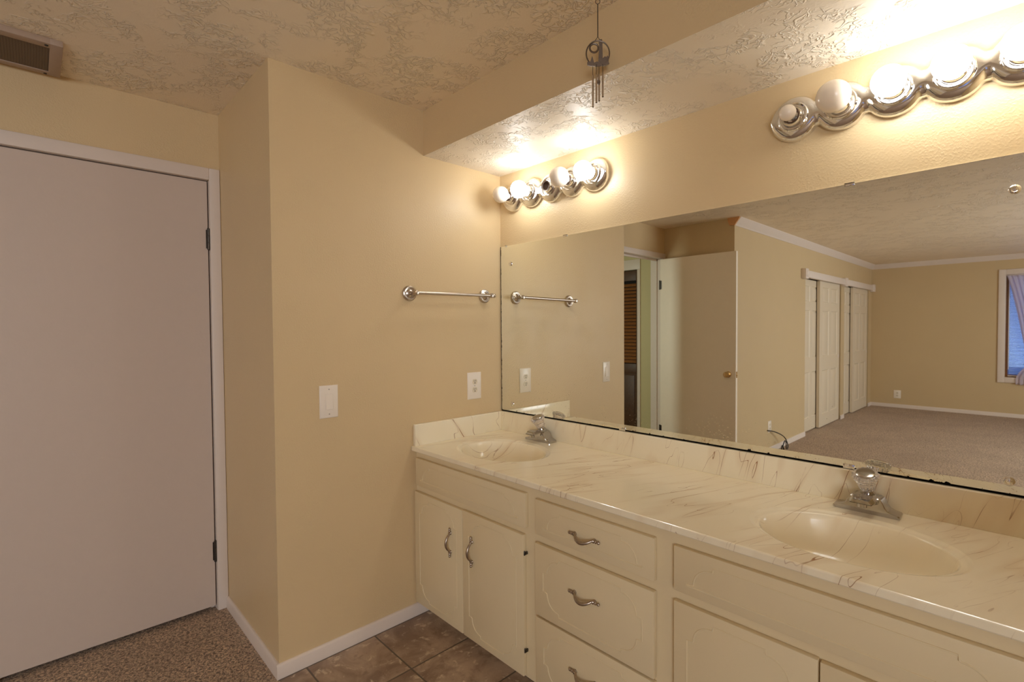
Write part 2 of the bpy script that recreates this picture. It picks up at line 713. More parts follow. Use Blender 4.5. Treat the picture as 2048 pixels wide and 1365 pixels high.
# wall with the closed door and the open doorway
D1A, D1B = -2.026, -1.259      # closed door opening
D2A, D2B = -2.975, -2.160      # open doorway
ZD = 2.113
bm = B()
xa, xb = XD - 0.12, XD
box(bm, xa, xb, Y2 - 0.1, YC, ZD + 0.004, H)
box(bm, xa, xb, D1B + 0.004, YC, 0, ZD + 0.004)
box(bm, xa, xb, D2B, D1A, 0, ZD)
box(bm, xa, xb, Y2 - 0.1, D2A, 0, ZD)
struct('wall_entry', bm, M['wall'])
struct('wall_corner', box(B(), XD, XB, Y2 - 0.1, Y2, 0, H), M['wall_bed'])

# bedroom closet wall with two openings
CO = [(-6.79, -5.16), (-8.50, -6.965)]
ZO = 2.03
bm = B()
x0 = XB - 0.12
box(bm, x0, XB, CO[0][1], Y2 - 0.1, 0, H)
box(bm, x0, XB, CO[1][1], CO[0][0], 0, H)
box(bm, x0, XB, YF, CO[1][0], 0, H)
box(bm, x0, XB, CO[0][0], CO[0][1], ZO, H)
box(bm, x0, XB, CO[1][0], CO[1][1], ZO, H)
struct('wall_closet', bm, M['wall_bed'])
bm = B()
box(bm, -0.75, -0.70, YF, Y2 - 0.1, 0, H)
struct('wall_closet_back', bm, M['wall_bed'])

# far wall with the window opening
WX0, WX1, WZ0, WZ1 = 1.693, 2.95, 0.60, 2.14
bm = B()
box(bm, -0.75, WX0, YF - 0.14, YF, 0, H)
box(bm, WX1, XE, YF - 0.14, YF, 0, H)
box(bm, WX0, WX1, YF - 0.14, YF, 0, WZ0)
box(bm, WX0, WX1, YF - 0.14, YF, WZ1, H)
struct('wall_far', bm, M['wall_bed'])
bm = B()
box(bm, XE, XE + 0.1, YF, -6.22, 0, H)
box(bm, XE, XE + 0.1, -3.78, 0.1, 0, H)
box(bm, XE, XE + 0.1, -6.22, -3.78, 0, 0.7)
box(bm, XE, XE + 0.1, -6.22, -3.78, 2.2, H)
struct('wall_bedroom_side', bm, M['wall_bed'])

# hall beyond the open doorway
bm = B()
box(bm, -2.3, -1.72, -3.2, -3.1, 0, H)
box(bm, -1.09, -0.845, -3.2, -3.1, 0, H)
box(bm, -1.72, -1.09, -3.2, -3.1, 2.045, H)
struct('wall_hall', bm, M['wall_hall'])
struct('wall_hall_side', box(B(), -2.3, -2.2, -3.2, -0.2, 0, H), M['wall_hall'])
struct('wall_hall_end', box(B(), -2.2, XD, -0.3, -0.2, 0, H), M['wall_hall'])

# ---- trim: casings
def casing_prof(bm, a0, a1, z0, z1, x, t=0.016):
    box(bm, x, x + t, a0, a1, z0, z1, 0.005, 2)

bm = B()
casing_prof(bm, D1B + 0.003, YC - 0.001, 0.0, 2.172, XD)
casing_prof(bm, D2B, D1A - 0.003, 0.0, 2.118, XD)
casing_prof(bm, Y2 + 0.001, D2A - 0.003, 0.0, 2.118, XD)
casing_prof(bm, Y2 + 0.001, D1B + 0.004, ZD + 0.002, 2.172, XD)
# jambs and stops
for (ya, yb) in ((D1A, D1B), (D2A, D2B)):
    box(bm, xa - 0.004, XD - 0.001, ya - 0.004, ya + 0.0005, 0, ZD)
    box(bm, xa - 0.004, XD - 0.001, yb + 0.003, yb + 0.006, 0, ZD)
    box(bm, xa - 0.004, XD - 0.001, ya, yb, ZD + 0.002, ZD + 0.005)
    box(bm, XD - 0.06, XD - 0.045, ya, ya + 0.014, 0, ZD)
    box(bm, XD - 0.06, XD - 0.045, yb - 0.014, yb, 0, ZD)
    box(bm, XD - 0.06, XD - 0.045, ya, yb, ZD - 0.018, ZD)
struct('trim_1', bm, M['white'])

# baseboards
def base_y(bm, x, y0, y1, s, h=0.058, t=0.012):     # along y, on plane x
    prism(bm, [(x, 0.0), (x + s * t, 0.0), (x + s * t, h - 0.010), (x + s * t * 0.7, h - 0.003), (x + s * t * 0.3, h), (x, h)], 'y', y0, y1)

def base_x(bm, y, x0, x1, s, h=0.058, t=0.012):
    prism(bm, [(y, 0.0), (y + s * t, 0.0), (y + s * t, h - 0.010), (y + s * t * 0.7, h - 0.003), (y + s * t * 0.3, h), (y, h)], 'x', x0, x1)

bm = B()
base_y(bm, 0.0, YC - 0.012, -0.40, 1)
struct('baseboard_left', bm, M['white'])
bm = B()
base_x(bm, YC, XD + 0.017, 0.0, -1)
struct('baseboard_return', bm, M['white'])
bm = B()
base_y(bm, XB, CO[0][1], Y2, 1)
base_y(bm, XB, CO[1][1] - 0.005, CO[0][0] + 0.005, 1)
base_y(bm, XB, YF, CO[1][0] + 0.005, 1)
struct('baseboard_closet', bm, M['white'])
bm = B()
base_x(bm, YF, XB, XE, 1)
struct('baseboard_far', bm, M['white'])
bm = B()
base_x(bm, Y2, XD + 0.02, XB, 1)
struct('baseboard_corner', bm, M['white'])

# crown moulding of the bedroom
CP = [(0.0, 0.0), (0.006, 0.0), (0.010, 0.010), (0.020, 0.018), (0.034, 0.040), (0.050, 0.056), (0.056, 0.066), (0.060, 0.070), (0.060, 0.075), (0.0, 0.075)]
bm = B()
prism(bm, [(XB + a, H - 0.075 + b) for a, b in CP], 'y', YF, Y2)
struct('trim_2', bm, M['white'])
bm = B()
prism(bm, [(YF + a, H - 0.075 + b) for a, b in CP], 'x', XB, XE)
struct('trim_3', bm, M['white'])
bm = B()
prism(bm, [(XB - 0.062, H), (XB - 0.058, H - 0.030), (XB - 0.042, H - 0.070), (XB + 0.006, H - 0.075), (XB + 0.020, H - 0.055), (XB + 0.048, H - 0.02), (XB + 0.056, H)], 'y', Y2, Y2 + 0.02)
o = obj('crown_end_block', bm, M['rawwood'], loc=(XB, Y2 + 0.01, H - 0.04))
tag(o, 'unpainted orange wood block capping the white crown moulding end', 'wood block')

# ---- the closed flush door
bm = B()
DX = XD - 0.001
box(bm, DX - 0.038, DX, D1A + 0.003, D1B - 0.003, 0.024, ZD - 0.004, 0.0015, 1)
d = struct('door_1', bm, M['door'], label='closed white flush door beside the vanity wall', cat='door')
for z in (1.830, 0.297):
    hb = B()
    lathe(hb, [(0.0, -0.054), (0.004, -0.053), (0.0065, -0.05), (0.0065, -0.018), (0.0055, -0.017), (0.0065, -0.016), (0.0065, 0.016), (0.0055, 0.017), (0.0065, 0.018), (0.0065, 0.05), (0.004, 0.053), (0, 0.054)],
          (DX + 0.006, D1B - 0.002, z), (0, 0, 1), 14)
    box(hb, DX - 0.001, DX + 0.0015, D1B - 0.012, D1B + 0.008, z - 0.045, z + 0.045)
    obj('hinge', hb, M['hinge'], d)
# dark panel behind it, coloured as the closet's shade
struct('closet_shade_panel', box(B(), XD - 0.15, XD - 0.125, D1A - 0.02, D1B + 0.04, 0, ZD + 0.04), M['dim'])

# ---- the open door against the short wall
LY = -2.950
bm = B()
box(bm, XD + 0.004, 0.076, LY - 0.036, LY, 0.022, ZD - 0.007, 0.0015, 1)
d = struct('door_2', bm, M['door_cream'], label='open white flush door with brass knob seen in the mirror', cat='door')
kb = B()
lathe(kb, [(0.0, 0.0), (0.030, 0.0), (0.031, 0.004), (0.026, 0.009), (0.013, 0.012), (0.011, 0.022), (0.014, 0.030), (0.024, 0.036), (0.028, 0.046), (0.027, 0.056), (0.020, 0.064), (0.0, 0.067)], (0.004, LY, 0.93), (0, 1, 0), 28)
obj('door_knob', kb, M['brass'], d)['label'] = 'round brass knob'
lb = B()
box(lb, 0.0755, 0.0775, LY - 0.030, LY - 0.006, 0.90, 0.96)
box(lb, 0.0765, 0.084, LY - 0.023, LY - 0.013, 0.922, 0.938, 0.002)
obj('latch', lb, M['brass'], d)
for z in (1.835, 0.30):
    hb = B()
    lathe(hb, [(0, -0.05), (0.0065, -0.049), (0.0065, 0.049), (0, 0.05)], (XD + 0.002, LY + 0.006, z), (0, 0, 1), 12)
    box(hb, XD + 0.004, XD + 0.022, LY - 0.001, LY + 0.0015, z - 0.045, z + 0.045)
    obj('hinge', hb, M['hinge'], d)

# ---- louvred closet door in the hall
LX0, LX1, LZ0, LZ1, LYF = -1.715, -1.092, 0.02, 2.040, -3.115
t = thing('louvered_door', 'brown stained louvered closet door in the hall, seen in the mirror', 'door', (LX1 - 0.3, LYF, LZ0))
bm = B()
xs = LX0 + 0.001
box(bm, LX1 - 0.030, LX1, LYF - 0.03, LYF, LZ0, LZ1, 0.003)
box(bm, LX0, LX0 + 0.05, LYF - 0.03, LYF, LZ0, LZ1, 0.003)
box(bm, LX0 + 0.05, LX1 - 0.030, LYF - 0.028, LYF - 0.001, LZ1 - 0.115, LZ1, 0.003)
box(bm, LX0 + 0.05, LX1 - 0.030, LYF - 0.028, LYF - 0.001, 0.86, 0.97, 0.003)
box(bm, LX0 + 0.05, LX1 - 0.030, LYF - 0.028, LYF - 0.001, LZ0, LZ0 + 0.14, 0.003)
obj('door_frame', bm, M['darkwood'], t)
bm = B()
z = 0.995
while z < LZ1 - 0.125:
    r = bmesh.ops.create_cube(bm, size=1.0)
    vs = r['verts']
    bmesh.ops.scale(bm, verts=vs, vec=(LX1 - LX0 - 0.084, 0.042, 0.007))
    bmesh.ops.rotate(bm, verts=vs, cent=(0, 0, 0), matrix=Matrix.Rotation(math.radians(-42), 3, 'X'))
    bmesh.ops.translate(bm, verts=vs, vec=((LX0 + LX1 + 0.02) / 2, LYF - 0.018, z))
    z += 0.040
obj('louver_panel', bm, M['louver'], t)
bm = B()
box(bm, LX0 + 0.045, LX1 - 0.028, LYF - 0.022, LYF - 0.012, LZ0 + 0.13, 0.865)
box(bm, LX0 + 0.075, LX1 - 0.055, LYF - 0.018, LYF - 0.005, LZ0 + 0.17, 0.835, 0.006)
obj('lower_panel', bm, M['darkwood'], t)
struct('louver_shade_panel', box(B(), -1.75, -1.06, -3.32, -3.30, 0, H), M['dim'])  # added dark panel, its colour is the shade between the slats
bm = B()
box(bm, -1.090, -1.052, -3.102, -3.085, 0, 2.044, 0.003)
box(bm, -1.78, -1.052, -3.102, -3.085, 2.045, 2.16, 0.003)
struct('trim_4', bm, M['white'])

# ------------------------------------------------------------------ bedroom closet: fascia and sliding doors
def fascia(name, y0, y1, blocks, label):
    t = thing(name, label, 'fascia board', (XB, (y0 + y1) / 2, 1.99))
    bm = B()
    box(bm, XB, XB + 0.045, y0, y1, 1.997, 2.083, 0.003)
    obj('board', bm, M['white'], t)
    for yb in blocks:
        bb = B()
        box(bb, XB, XB + 0.058, yb - 0.055, yb + 0.055, 1.975, 2.10, 0.004)
        lathe(bb, [(0.036, 0.0), (0.036, 0.004), (0.030, 0.006), (0.026, 0.003), (0.018, 0.003), (0.012, 0.006), (0, 0.007)], (XB + 0.058, yb, 2.037), (1, 0, 0), 24)
        obj('corner_block', bb, M['white'], t)
    return t


fascia('closet_fascia', -6.83, -5.10, (-5.045, -6.885), 'white closet fascia board with corner blocks over the near sliding doors')
fascia('closet_fascia', YF + 0.115, -6.94, (YF + 0.060,), 'white closet fascia board over the sliding doors next to the far wall')


def panel_door_mesh(bm, w, h):
    """six-panel slab, local: x thickness 0..0.032 (front at +x), y 0..w, z 0..h"""
    box(bm, 0, 0.026, 0, w, 0, h)
    sw = 0.105 * w / 0.8
    cols = [(sw, w / 2 - sw * 0.45), (w / 2 + sw * 0.45, w - sw)]
    rows = [(0.17, 0.77), (0.96, 1.585), (1.70, 1.905)]
    ys = sorted([0.0] + [c for cc in cols for c in cc] + [w])
    zs = sorted([0.0] + [c for cc in rows for c in cc] + [h])
    for i in range(len(ys) - 1):
        for j in range(len(zs) - 1):
            pan = i in (1, 3) and j in (1, 3, 5)
            y0, y1, z0, z1 = ys[i], ys[i + 1], zs[j], zs[j + 1]
            if not pan:
                box(bm, 0.025, 0.034, y0, y1, z0, z1)
            else:
                prismf = [(0.0, 0.026), (0.022, 0.026), (0.040, 0.033)]
                loops = []
                for ins, xx in ((0.0, 0.034), (0.010, 0.0265), (0.020, 0.0265), (0.034, 0.0325)):
                    loops.append([bm.verts.new((xx, a, b)) for a, b in ((y0 + ins, z0 + ins), (y1 - ins, z0 + ins), (y1 - ins, z1 - ins), (y0 + ins, z1 - ins))])
                for A, Bq in zip(loops[:-1], loops[1:]):
                    for k in range(4):
                        bm.faces.new((A[k], A[(k + 1) % 4], Bq[(k + 1) % 4], Bq[k]))
                bm.faces.new(loops[-1])
    return bm


def slider(y0, y1, xf, label):
    t = thing('sliding_door', label, 'closet door', (xf - 0.034, y0, 0.012), 'six-panel sliding closet doors')
    bm = panel_door_mesh(B(), y1 - y0, 1.985)
    bmesh.ops.translate(bm, verts=bm.verts, vec=(xf - 0.034, y0, 0.012))
    obj('panel', bm, M['closet'], t, ang=25)
    pb = B()
    lathe(pb, [(0.026, 0.0), (0.026, 0.002), (0.020, 0.0015), (0.0, 0.0008)], (xf - 0.0005, y0 + 0.045, 0.95), (1, 0, 0), 20)
    obj('finger_pull', pb, M['white'], t)
    return t


slider(-6.02, -5.165, XB - 0.055, 'white six-panel sliding closet door at the back, beside the plain wall')
slider(-6.755, -5.80, XB - 0.010, 'white six-panel sliding closet door in front, next to the narrow wall strip')
slider(-7.70, -6.97, XB - 0.055, 'white six-panel sliding closet door at the back, beyond the narrow wall strip')
slider(-8.47, -7.52, XB - 0.010, 'white six-panel sliding closet door nearest the far wall')

# ------------------------------------------------------------------ far window
bm = B()
cw = 0.080
box(bm, WX0 - cw, WX0, YF, YF + 0.022, WZ0 - cw, WZ1 + cw, 0.004)
box(bm, WX1, WX1 + cw, YF, YF + 0.022, WZ0 - cw, WZ1 + cw, 0.004)
box(bm, WX0, WX1, YF, YF + 0.022, WZ1, WZ1 + cw, 0.004)
box(bm, WX0, WX1, YF, YF + 0.022, WZ0 - cw, WZ0, 0.004)
w = struct('window_1', bm, M['white'], label='bedroom window with white casing, blind and sheer curtain', cat='window')
bm = B()
yy = YF - 0.10
for a in ((WX0, WX0 + 0.04, WZ0, WZ1), (WX1 - 0.04, WX1, WZ0, WZ1), (WX0 + 0.04, WX1 - 0.04, WZ0, WZ0 + 0.04), (WX0 + 0.04, WX1 - 0.04, WZ1 - 0.04, WZ1), ((WX0 + WX1) / 2 - 0.02, (WX0 + WX1) / 2 + 0.02, WZ0 + 0.04, WZ1 - 0.04)):
    box(bm, a[0], a[1], yy, yy + 0.03, a[2], a[3])
obj('window_frame', bm, M['louver'], w)
bm = B()
box(bm, WX0 + 0.04, WX1 - 0.04, yy + 0.012, yy + 0.016, WZ0 + 0.04, WZ1 - 0.04)
obj('pane', bm, M['glass'], w)

t = thing('window_blind', 'white horizontal slat blind glowing blue behind the curtain', 'window blind', (WX0 + 0.5, YF - 0.045, WZ1 - 0.02))
bm = B()
z = WZ0 + 0.045
while z < WZ1 - 0.05:
    r = bmesh.ops.create_cube(bm, size=1.0)
    vs = r['verts']
    bmesh.ops.scale(bm, verts=vs, vec=(WX1 - WX0 - 0.05, 0.024, 0.0009))
    bmesh.ops.rotate(bm, verts=vs, cent=(0, 0, 0), matrix=Matrix.Rotation(math.radians(48), 3, 'X'))
    bmesh.ops.translate(bm, verts=vs, vec=((WX0 + WX1) / 2 + 0.004, YF - 0.045, z))
    z += 0.0215
obj('slats', bm, M['slat'], t)
bm = B()
box(bm, WX0 + 0.02, WX1 - 0.02, YF - 0.06, YF - 0.03, WZ1 - 0.035, WZ1 - 0.002)
obj('head_rail', bm, M['white'], t)
bm = B()
box(bm, WX0 + 0.03, WX1 - 0.03, YF - 0.057, YF - 0.033, WZ0 + 0.012, WZ0 + 0.03, 0.004)
obj('bottom_rail', bm, M['white'], t)
bm = B()
tube(bm, [(WX0 + 0.034, YF - 0.026, WZ1 - 0.03), (WX0 + 0.036, YF - 0.024, WZ0 + 0.12)], 0.004, 8)
obj('tilt_wand', bm, M['plastic'], t)

# curtain: gathered at the top, swept aside to a tie-back
bm = B()
NZ, NX = 60, 120
rows = []
for i in range(NZ + 1):
    z = WZ1 - 0.015 + (0.50 - WZ1 + 0.015) * i / NZ
    if z > 0.80:
        f = (WZ1 - 0.015 - z) / (WZ1 - 0.815)
        xl = WX0 + 0.01 + 0.235 * f ** 0.85 + 0.0 * f
    else:
        f = (0.80 - z) / 0.30
        xl = WX0 + 0.245 - 0.125 * math.sin(min(1, f * 1.3) * PI / 2)
    if z > 0.80:
        g = (WZ1 - 0.015 - z) / (WZ1 - 0.815)
        xr = 2.32 - 0.10 * g
    else:
        g = (0.80 - z) / 0.30
        xr = 2.22 + 0.08 * g
    row = []
    for k in range(NX + 1):
        s = k / NX
        amp = 0.009 + 0.004 * math.sin(5 * s + 2)
        yv = YF + 0.020 + amp * math.sin(2 * PI * (10 * s + 0.3 * math.sin(3 * z + 6 * s))) + 0.012
        row.append(bm.verts.new((xl + (xr - xl) * s, yv, z + 0.004 * math.sin(40 * s))))
    rows.append(row)
for i in range(NZ):
    for k in range(NX):
        bm.faces.new((rows[i][k], rows[i][k + 1], rows[i + 1][k + 1], rows[i + 1][k]))
t = thing('curtain', 'sheer lavender white curtain gathered across the bedroom window', 'curtain', (2.0, YF + 0.03, WZ1))
cu = obj('cloth', bm, M['cloth'], t, ang=80)
so = cu.modifiers.new('thick', 'SOLIDIFY')
so.thickness = 0.0012
bm = B()
tube(bm, [(WX0 - 0.005, YF + 0.034, WZ1 - 0.012), (WX1 + 0.005, YF + 0.034, WZ1 - 0.012)], 0.006, 10)
obj('curtain_rod', bm, M['white'], t)

# ------------------------------------------------------------------ electrical plates
def plate_mesh(bm, cy, cz, w, h, t=0.006):
    """wall plate on plane x = 0, facing +x"""
    lo = []
    for ins, xx in ((0.0, 0.0), (0.0, 0.0022), (0.0018, 0.0045), (0.005, t)):
        lo.append([bm.verts.new((xx, cy + sy * (w / 2 - ins), cz + sz * (h / 2 - ins))) for sy, sz in ((-1, -1), (1, -1), (1, 1), (-1, 1))])
    for A, Bq in zip(lo[:-1], lo[1:]):
        for k in range(4):
            bm.faces.new((A[k], A[(k + 1) % 4], Bq[(k + 1) % 4], Bq[k]))
    bm.faces.new(lo[-1])
    bm.faces.new(list(reversed(lo[0])))
    return bm


def screw(bm, x, y, z, r=0.003):
    lathe(bm, [(r, 0.0), (r, 0.0006), (r * 0.6, 0.0012), (0, 0.0013)], (x, y, z), (1, 0, 0), 12)
    return bm


def receptacle(t, cy, cz, x=0.006, sc=1.0):
    """one oval socket face with two slots and a ground hole"""
    bm = B()
    pts = []
    for k in range(28):
        a = 2 * PI * k / 28
        yv = 0.0170 * sc * math.cos(a)
        zv = 0.0170 * sc * math.sin(a)
        pts.append((cy + yv, cz + max(-0.0142 * sc, min(0.0142 * sc, zv))))
    prism(bm, pts, 'x', x - 0.001, x + 0.0015)
    r = obj('receptacle', bm, M['plastic2'], t)
    bm = B()
    box(bm, x + 0.0008, x + 0.0019, cy - 0.0072 * sc, cy - 0.0048 * sc, cz - 0.0005, cz + 0.0085 * sc)
    box(bm, x + 0.0008, x + 0.0019, cy + 0.0048 * sc, cy + 0.0072 * sc, cz + 0.0005, cz + 0.0085 * sc)
    lathe(bm, [(0.0030 * sc, 0), (0.0030 * sc, 0.0012), (0, 0.0012)], (x + 0.0008, cy, cz - 0.0065 * sc), (1, 0, 0), 12)
    obj('slots', bm, M['black'], r)


# switch on the end wall
t = thing('light_switch', 'white rocker light switch on the tan end wall', 'light switch', (0, -0.989, 1.082))
obj('plate', plate_mesh(B(), -0.989, 1.082, 0.080, 0.138), M['plastic'], t)
bm = B()
box(bm, 0.005, 0.0072, -0.989 - 0.0175, -0.989 + 0.0175, 1.082 - 0.034, 1.082 + 0.034, 0.001)
prism(bm, [(0.0065, 1.082 - 0.031), (0.0105, 1.082 - 0.031), (0.0085, 1.082 - 0.002), (0.0074, 1.082 + 0.031), (0.0065, 1.082 + 0.031)], 'y', -0.989 - 0.0145, -0.989 + 0.0145)
obj('rocker', bm, M['plastic'], t, ang=20)
for dz in (-0.0525, 0.0525):
    obj('screw', screw(B(), 0.006, -0.989, 1.082 + dz), M['nickel'], t)
# outlet beside the mirror
t = thing('wall_outlet', 'white duplex outlet beside the mirror above the worktop', 'outlet', (0, -0.197, 1.0835))
obj('plate', plate_mesh(B(), -0.197, 1.0835, 0.092, 0.142), M['plastic'], t)
receptacle(t, -0.197, 1.0835 + 0.0215)
receptacle(t, -0.197, 1.0835 - 0.0215)
obj('screw', screw(B(), 0.006, -0.197, 1.0835), M['nickel'], t)

# bedroom outlets (seen in the mirror)
def far_outlet(loc, rz, label, w, h):
    t = thing('wall_outlet', label, 'outlet', (0, 0, 0))
    obj('plate', plate_mesh(B(), 0, 0, w, h), M['plastic'], t)
    receptacle(t, 0, 0.0215)
    receptacle(t, 0, -0.0215)
    t.location = loc
    t.rotation_euler = (0, 0, rz)
    return t


far_outlet((XB, -3.975, 0.285), 0, 'white outlet with a black cable below on the closet wall', 0.085, 0.125)
far_outlet((0.395, YF, 0.225), PI / 2, 'small white outlet low on the far bedroom wall', 0.10, 0.135)

# black cable
pts = [(XB + 0.006, -3.905, 0.252), (XB + 0.03, -3.99, 0.235), (XB + 0.06, -4.09, 0.20), (XB + 0.08, -4.19, 0.15), (XB + 0.085, -4.26, 0.09), (XB + 0.085, -4.30, 0.03), (XB + 0.09, -4.26, 0.008), (XB + 0.10, -4.20, 0.03),
       (XB + 0.10, -4.19, 0.09), (XB + 0.10, -4.15, 0.115), (XB + 0.10, -4.10, 0.06), (XB + 0.11, -4.12, 0.008), (XB + 0.12, -4.06, 0.02), (XB + 0.12, -4.02, 0.09), (XB + 0.12, -3.99, 0.06), (XB + 0.13, -4.01, 0.008), (XB + 0.2, -3.95, 0.006)]
def spline(P, n=8):
    P = [Vector(p) for p in P]
    out = []
    for i in range(len(P) - 1):
        p0, p1, p2, p3 = P[max(i - 1, 0)], P[i], P[i + 1], P[min(i + 2, len(P) - 1)]
        for k in range(n):
            t_ = k / n
            out.append(0.5 * ((2 * p1) + (p2 - p0) * t_ + (2 * p0 - 5 * p1 + 4 * p2 - p3) * t_ ** 2 + (3 * p1 - p0 - 3 * p2 + p3) * t_ ** 3))
    out.append(P[-1])
    return out
o = obj('cable', tube(B(), spline(pts), 0.0055, 8), M['cable'], loc=(XB + 0.1, -4.1, 0.0))
tag(o, 'loose black cable looping down from the closet wall to the carpet', 'cable')

# ------------------------------------------------------------------ ceiling vent
t = thing('ceiling_vent', 'beige return air grille on the ceiling beside the door wall', 'vent', (-0.54, -2.05, H))
vx0, vx1, vy0, vy1, vz = -0.694, -0.390, -2.32, -1.786, H - 0.022
bm = B()
box(bm, vx0, vx1, vy1 - 0.036, vy1, vz, H, 0.002)
box(bm, vx0, vx1, vy0, vy0 + 0.036, vz, H, 0.002)
box(bm, vx0, vx0 + 0.034, vy0 + 0.034, vy1 - 0.034, vz, H, 0.002)
box(bm, vx1 - 0.040, vx1, vy0 + 0.034, vy1 - 0.034, vz, H, 0.002)
obj('frame', bm, M['ventf'], t)
bm = B()
box(bm, vx0 + 0.033, vx1 - 0.039, vy0 + 0.035, vy1 - 0.035, vz + 0.004, vz + 0.008)
obj('grille', bm, M['filter'], t)
for (sx_, sy_) in ((vx0 + 0.014, vy1 - 0.045), (vx1 - 0.018, vy1 - 0.045)):
    sb = B()
    lathe(sb, [(0.0055, 0.0), (0.0055, 0.002), (0.003, 0.0035), (0, 0.004)], (sx_, sy_, vz), (0, 0, -1), 14)
    obj('screw', sb, M['hinge'], t)

# ------------------------------------------------------------------ vanity cabinet
FY, DY = -0.560, -0.578      # face frame, door fronts
V = thing('vanity_cabinet', 'long cream painted double vanity cabinet under the marble top', 'vanity cabinet', (1.07, -0.28, 0.0))
bm = B()
box(bm, 0.001, X1 - 0.001, FY, FY + 0.019, 0.065, 0.8025)
box(bm, 0.001, 0.018, FY + 0.019, -0.001, 0.065, 0.8025)
box(bm, X1 - 0.018, X1 - 0.001, FY + 0.019, -0.001, 0.065, 0.8025)
box(bm, 0.018, X1 - 0.018, FY + 0.019, -0.001, 0.065, 0.08)
for xx in (0.78, 1.33):
    box(bm, xx, xx + 0.016, FY + 0.019, -0.001, 0.08, 0.60)
obj('body', bm, M['cab'], V)
bm = B()
box(bm, 0.013, X1 - 0.001, -0.485, -0.470, 0.0, 0.066)
obj('toe_kick', bm, M['cab'], V)


def groove(w, h, both, ix=0.040, iz=0.030):
    """routed line with ear shaped corners; local (0..w, 0..h)"""
    cw_, ch_ = 0.0755, 0.068
    s = min(1.0, (w - 2 * ix) / (2.6 * cw_))
    def corner():
        c = [(0.0, 0.0), (0.0015, 0.010)]
        for k in range(9):
            a = PI / 2 * k / 8
            c.append((0.004 + 0.052 * math.sin(a), 0.064 - 0.052 * math.cos(a)))
        for k in range(1, 6):
            a = PI / 2 * k / 5
            c.append((0.0755 - 0.0195 * math.cos(a), 0.064 + 0.004 * math.sin(a)))
        return [(x * s, z * s) for x, z in c]
    c = corner()
    cw, chh = cw_ * s, ch_ * s
    xl, xr, zb, zt = ix, w - ix, iz, h - iz
    if not both:
        zt, zb = h - iz, max(iz * 0.9, h - iz - chh - 0.014)
    pts = []
    pts += [(xr - cw + a, zt - b) for a, b in c]
    if both:
        pts += [(xr - cw + a, zb + b) for a, b in reversed(c)]
        pts += [(xl + cw - a, zb + b) for a, b in c]
    else:
        pts += [(xr, zb), (xl, zb)]
    pts += [(xl + cw - a, zt - b) for a, b in reversed(c)]
    return pts


def front(name, x0, x1, z0, z1, both, parent=V, yf=DY, ang=30):
    bm = B()
    box(bm, x0, x1, yf, yf + 0.018 - 0.0004, z0, z1, 0.003, 2)
    pts = groove(x1 - x0, z1 - z0, both)
    sweep_bead(bm, pts, lambda a, b, o_: (x0 + a, yf - o_, z0 + b))
    return obj(name, bm, M['cab'], parent, ang=ang)


def pull(bm, cx, cz, vertical, yf=DY):
    """bail pull with turned ends, arching away from the front"""
    path, rad = [], []
    N = 60
    for i in range(N + 1):
        s = -1 + 2 * i / N
        d = s * 0.066
        a = abs(d)
        if a < 0.036:
            q = 1 - (a / 0.036) ** 2
            out = 0.0075 + 0.0195 * q ** 0.8
            drop = 0.0 if vertical else -0.012 * q
            r = 0.0040 + 0.0022 * q
        else:
            out = 0.0068
            drop = 0.0
            u = (a - 0.036) / 0.030
            r = 0.0040 + 0.0034 * math.exp(-((u - 0.16) / 0.11) ** 2) + 0.0022 * math.exp(-((u - 0.48) / 0.09) ** 2) + 0.0018 * math.exp(-((u - 0.80) / 0.09) ** 2)
            if i in (0, N):
                r *= 0.4
        if vertical:
            path.append((cx, yf - out, cz + d))
        else:
            path.append((cx + d, yf - out, cz + drop))
        rad.append(r)
    tube(bm, path, rad, 12)
    for s in (-1, 1):
        d = s * 0.042
        p = (cx, yf, cz + d) if vertical else (cx + d, yf, cz)
        lathe(bm, [(0.0072, 0.0), (0.0072, 0.003), (0.005, 0.006), (0.0, 0.009)], p, (0, -1, 0), 16)
    return bm


def cab_hinge(x, z, parent):
    bm = B()
    lathe(bm, [(0, -0.009), (0.002, -0.0085), (0.003, -0.006), (0.003, 0.006), (0.002, 0.0085), (0, 0.009)], (x, DY + 0.005, z), (0, 0, 1), 12)
    box(bm, x - 0.001, x + 0.005, DY + 0.006, DY + 0.0175, z - 0.005, z + 0.005)
    obj('hinge', bm, M['hinge'], parent)


front('false_front', 0.020, 0.760, 0.641, 0.772, False)
d = front('door', 0.010, 0.3765, 0.073, 0.6095, True)
obj('handle', pull(B(), 0.296, 0.447, True), M['pewter'], d)
d = front('door', 0.3815, 0.748, 0.073, 0.6125, True)
obj('handle', pull(B(), 0.445, 0.453, True), M['pewter'], d)
cab_hinge(0.751, 0.543, d)
cab_hinge(0.751, 0.172, d)
for z0, z1, both, hz, dy in ((0.636, 0.765, False, 0.693, 0.0), (0.342, 0.605, True, 0.493, -0.002), (0.076, 0.332, True, 0.220, 0.0)):
    d = front('drawer', 0.811, 1.297, z0, z1, both, yf=DY + dy)
    obj('handle', pull(B(), 1.040, hz, False, yf=DY + dy), M['pewter'], d)
front('false_front', 1.359, 2.085, 0.636, 0.765, False)
d = front('door', 1.359, 1.7245, 0.073, 0.6065, True)
obj('handle', pull(B(), 1.655, 0.447, True), M['pewter'], d)
d = front('door', 1.7285, 2.094, 0.073, 0.6045, True)
obj('handle', pull(B(), 1.790, 0.447, True), M['pewter'], d)

# ------------------------------------------------------------------ marble top with two moulded basins
T = thing('marble_worktop', 'cream marble double sink worktop with brown veins and backsplash', 'worktop', (1.07, -0.29, ZC))
CYF = -0.588
SK = [(0.358, -0.322), (1.727, -0.322)]
AX, AY = 0.247, 0.188
NA = 120
bm = B()
ytop = -0.0006
yfr = CYF + 0.004


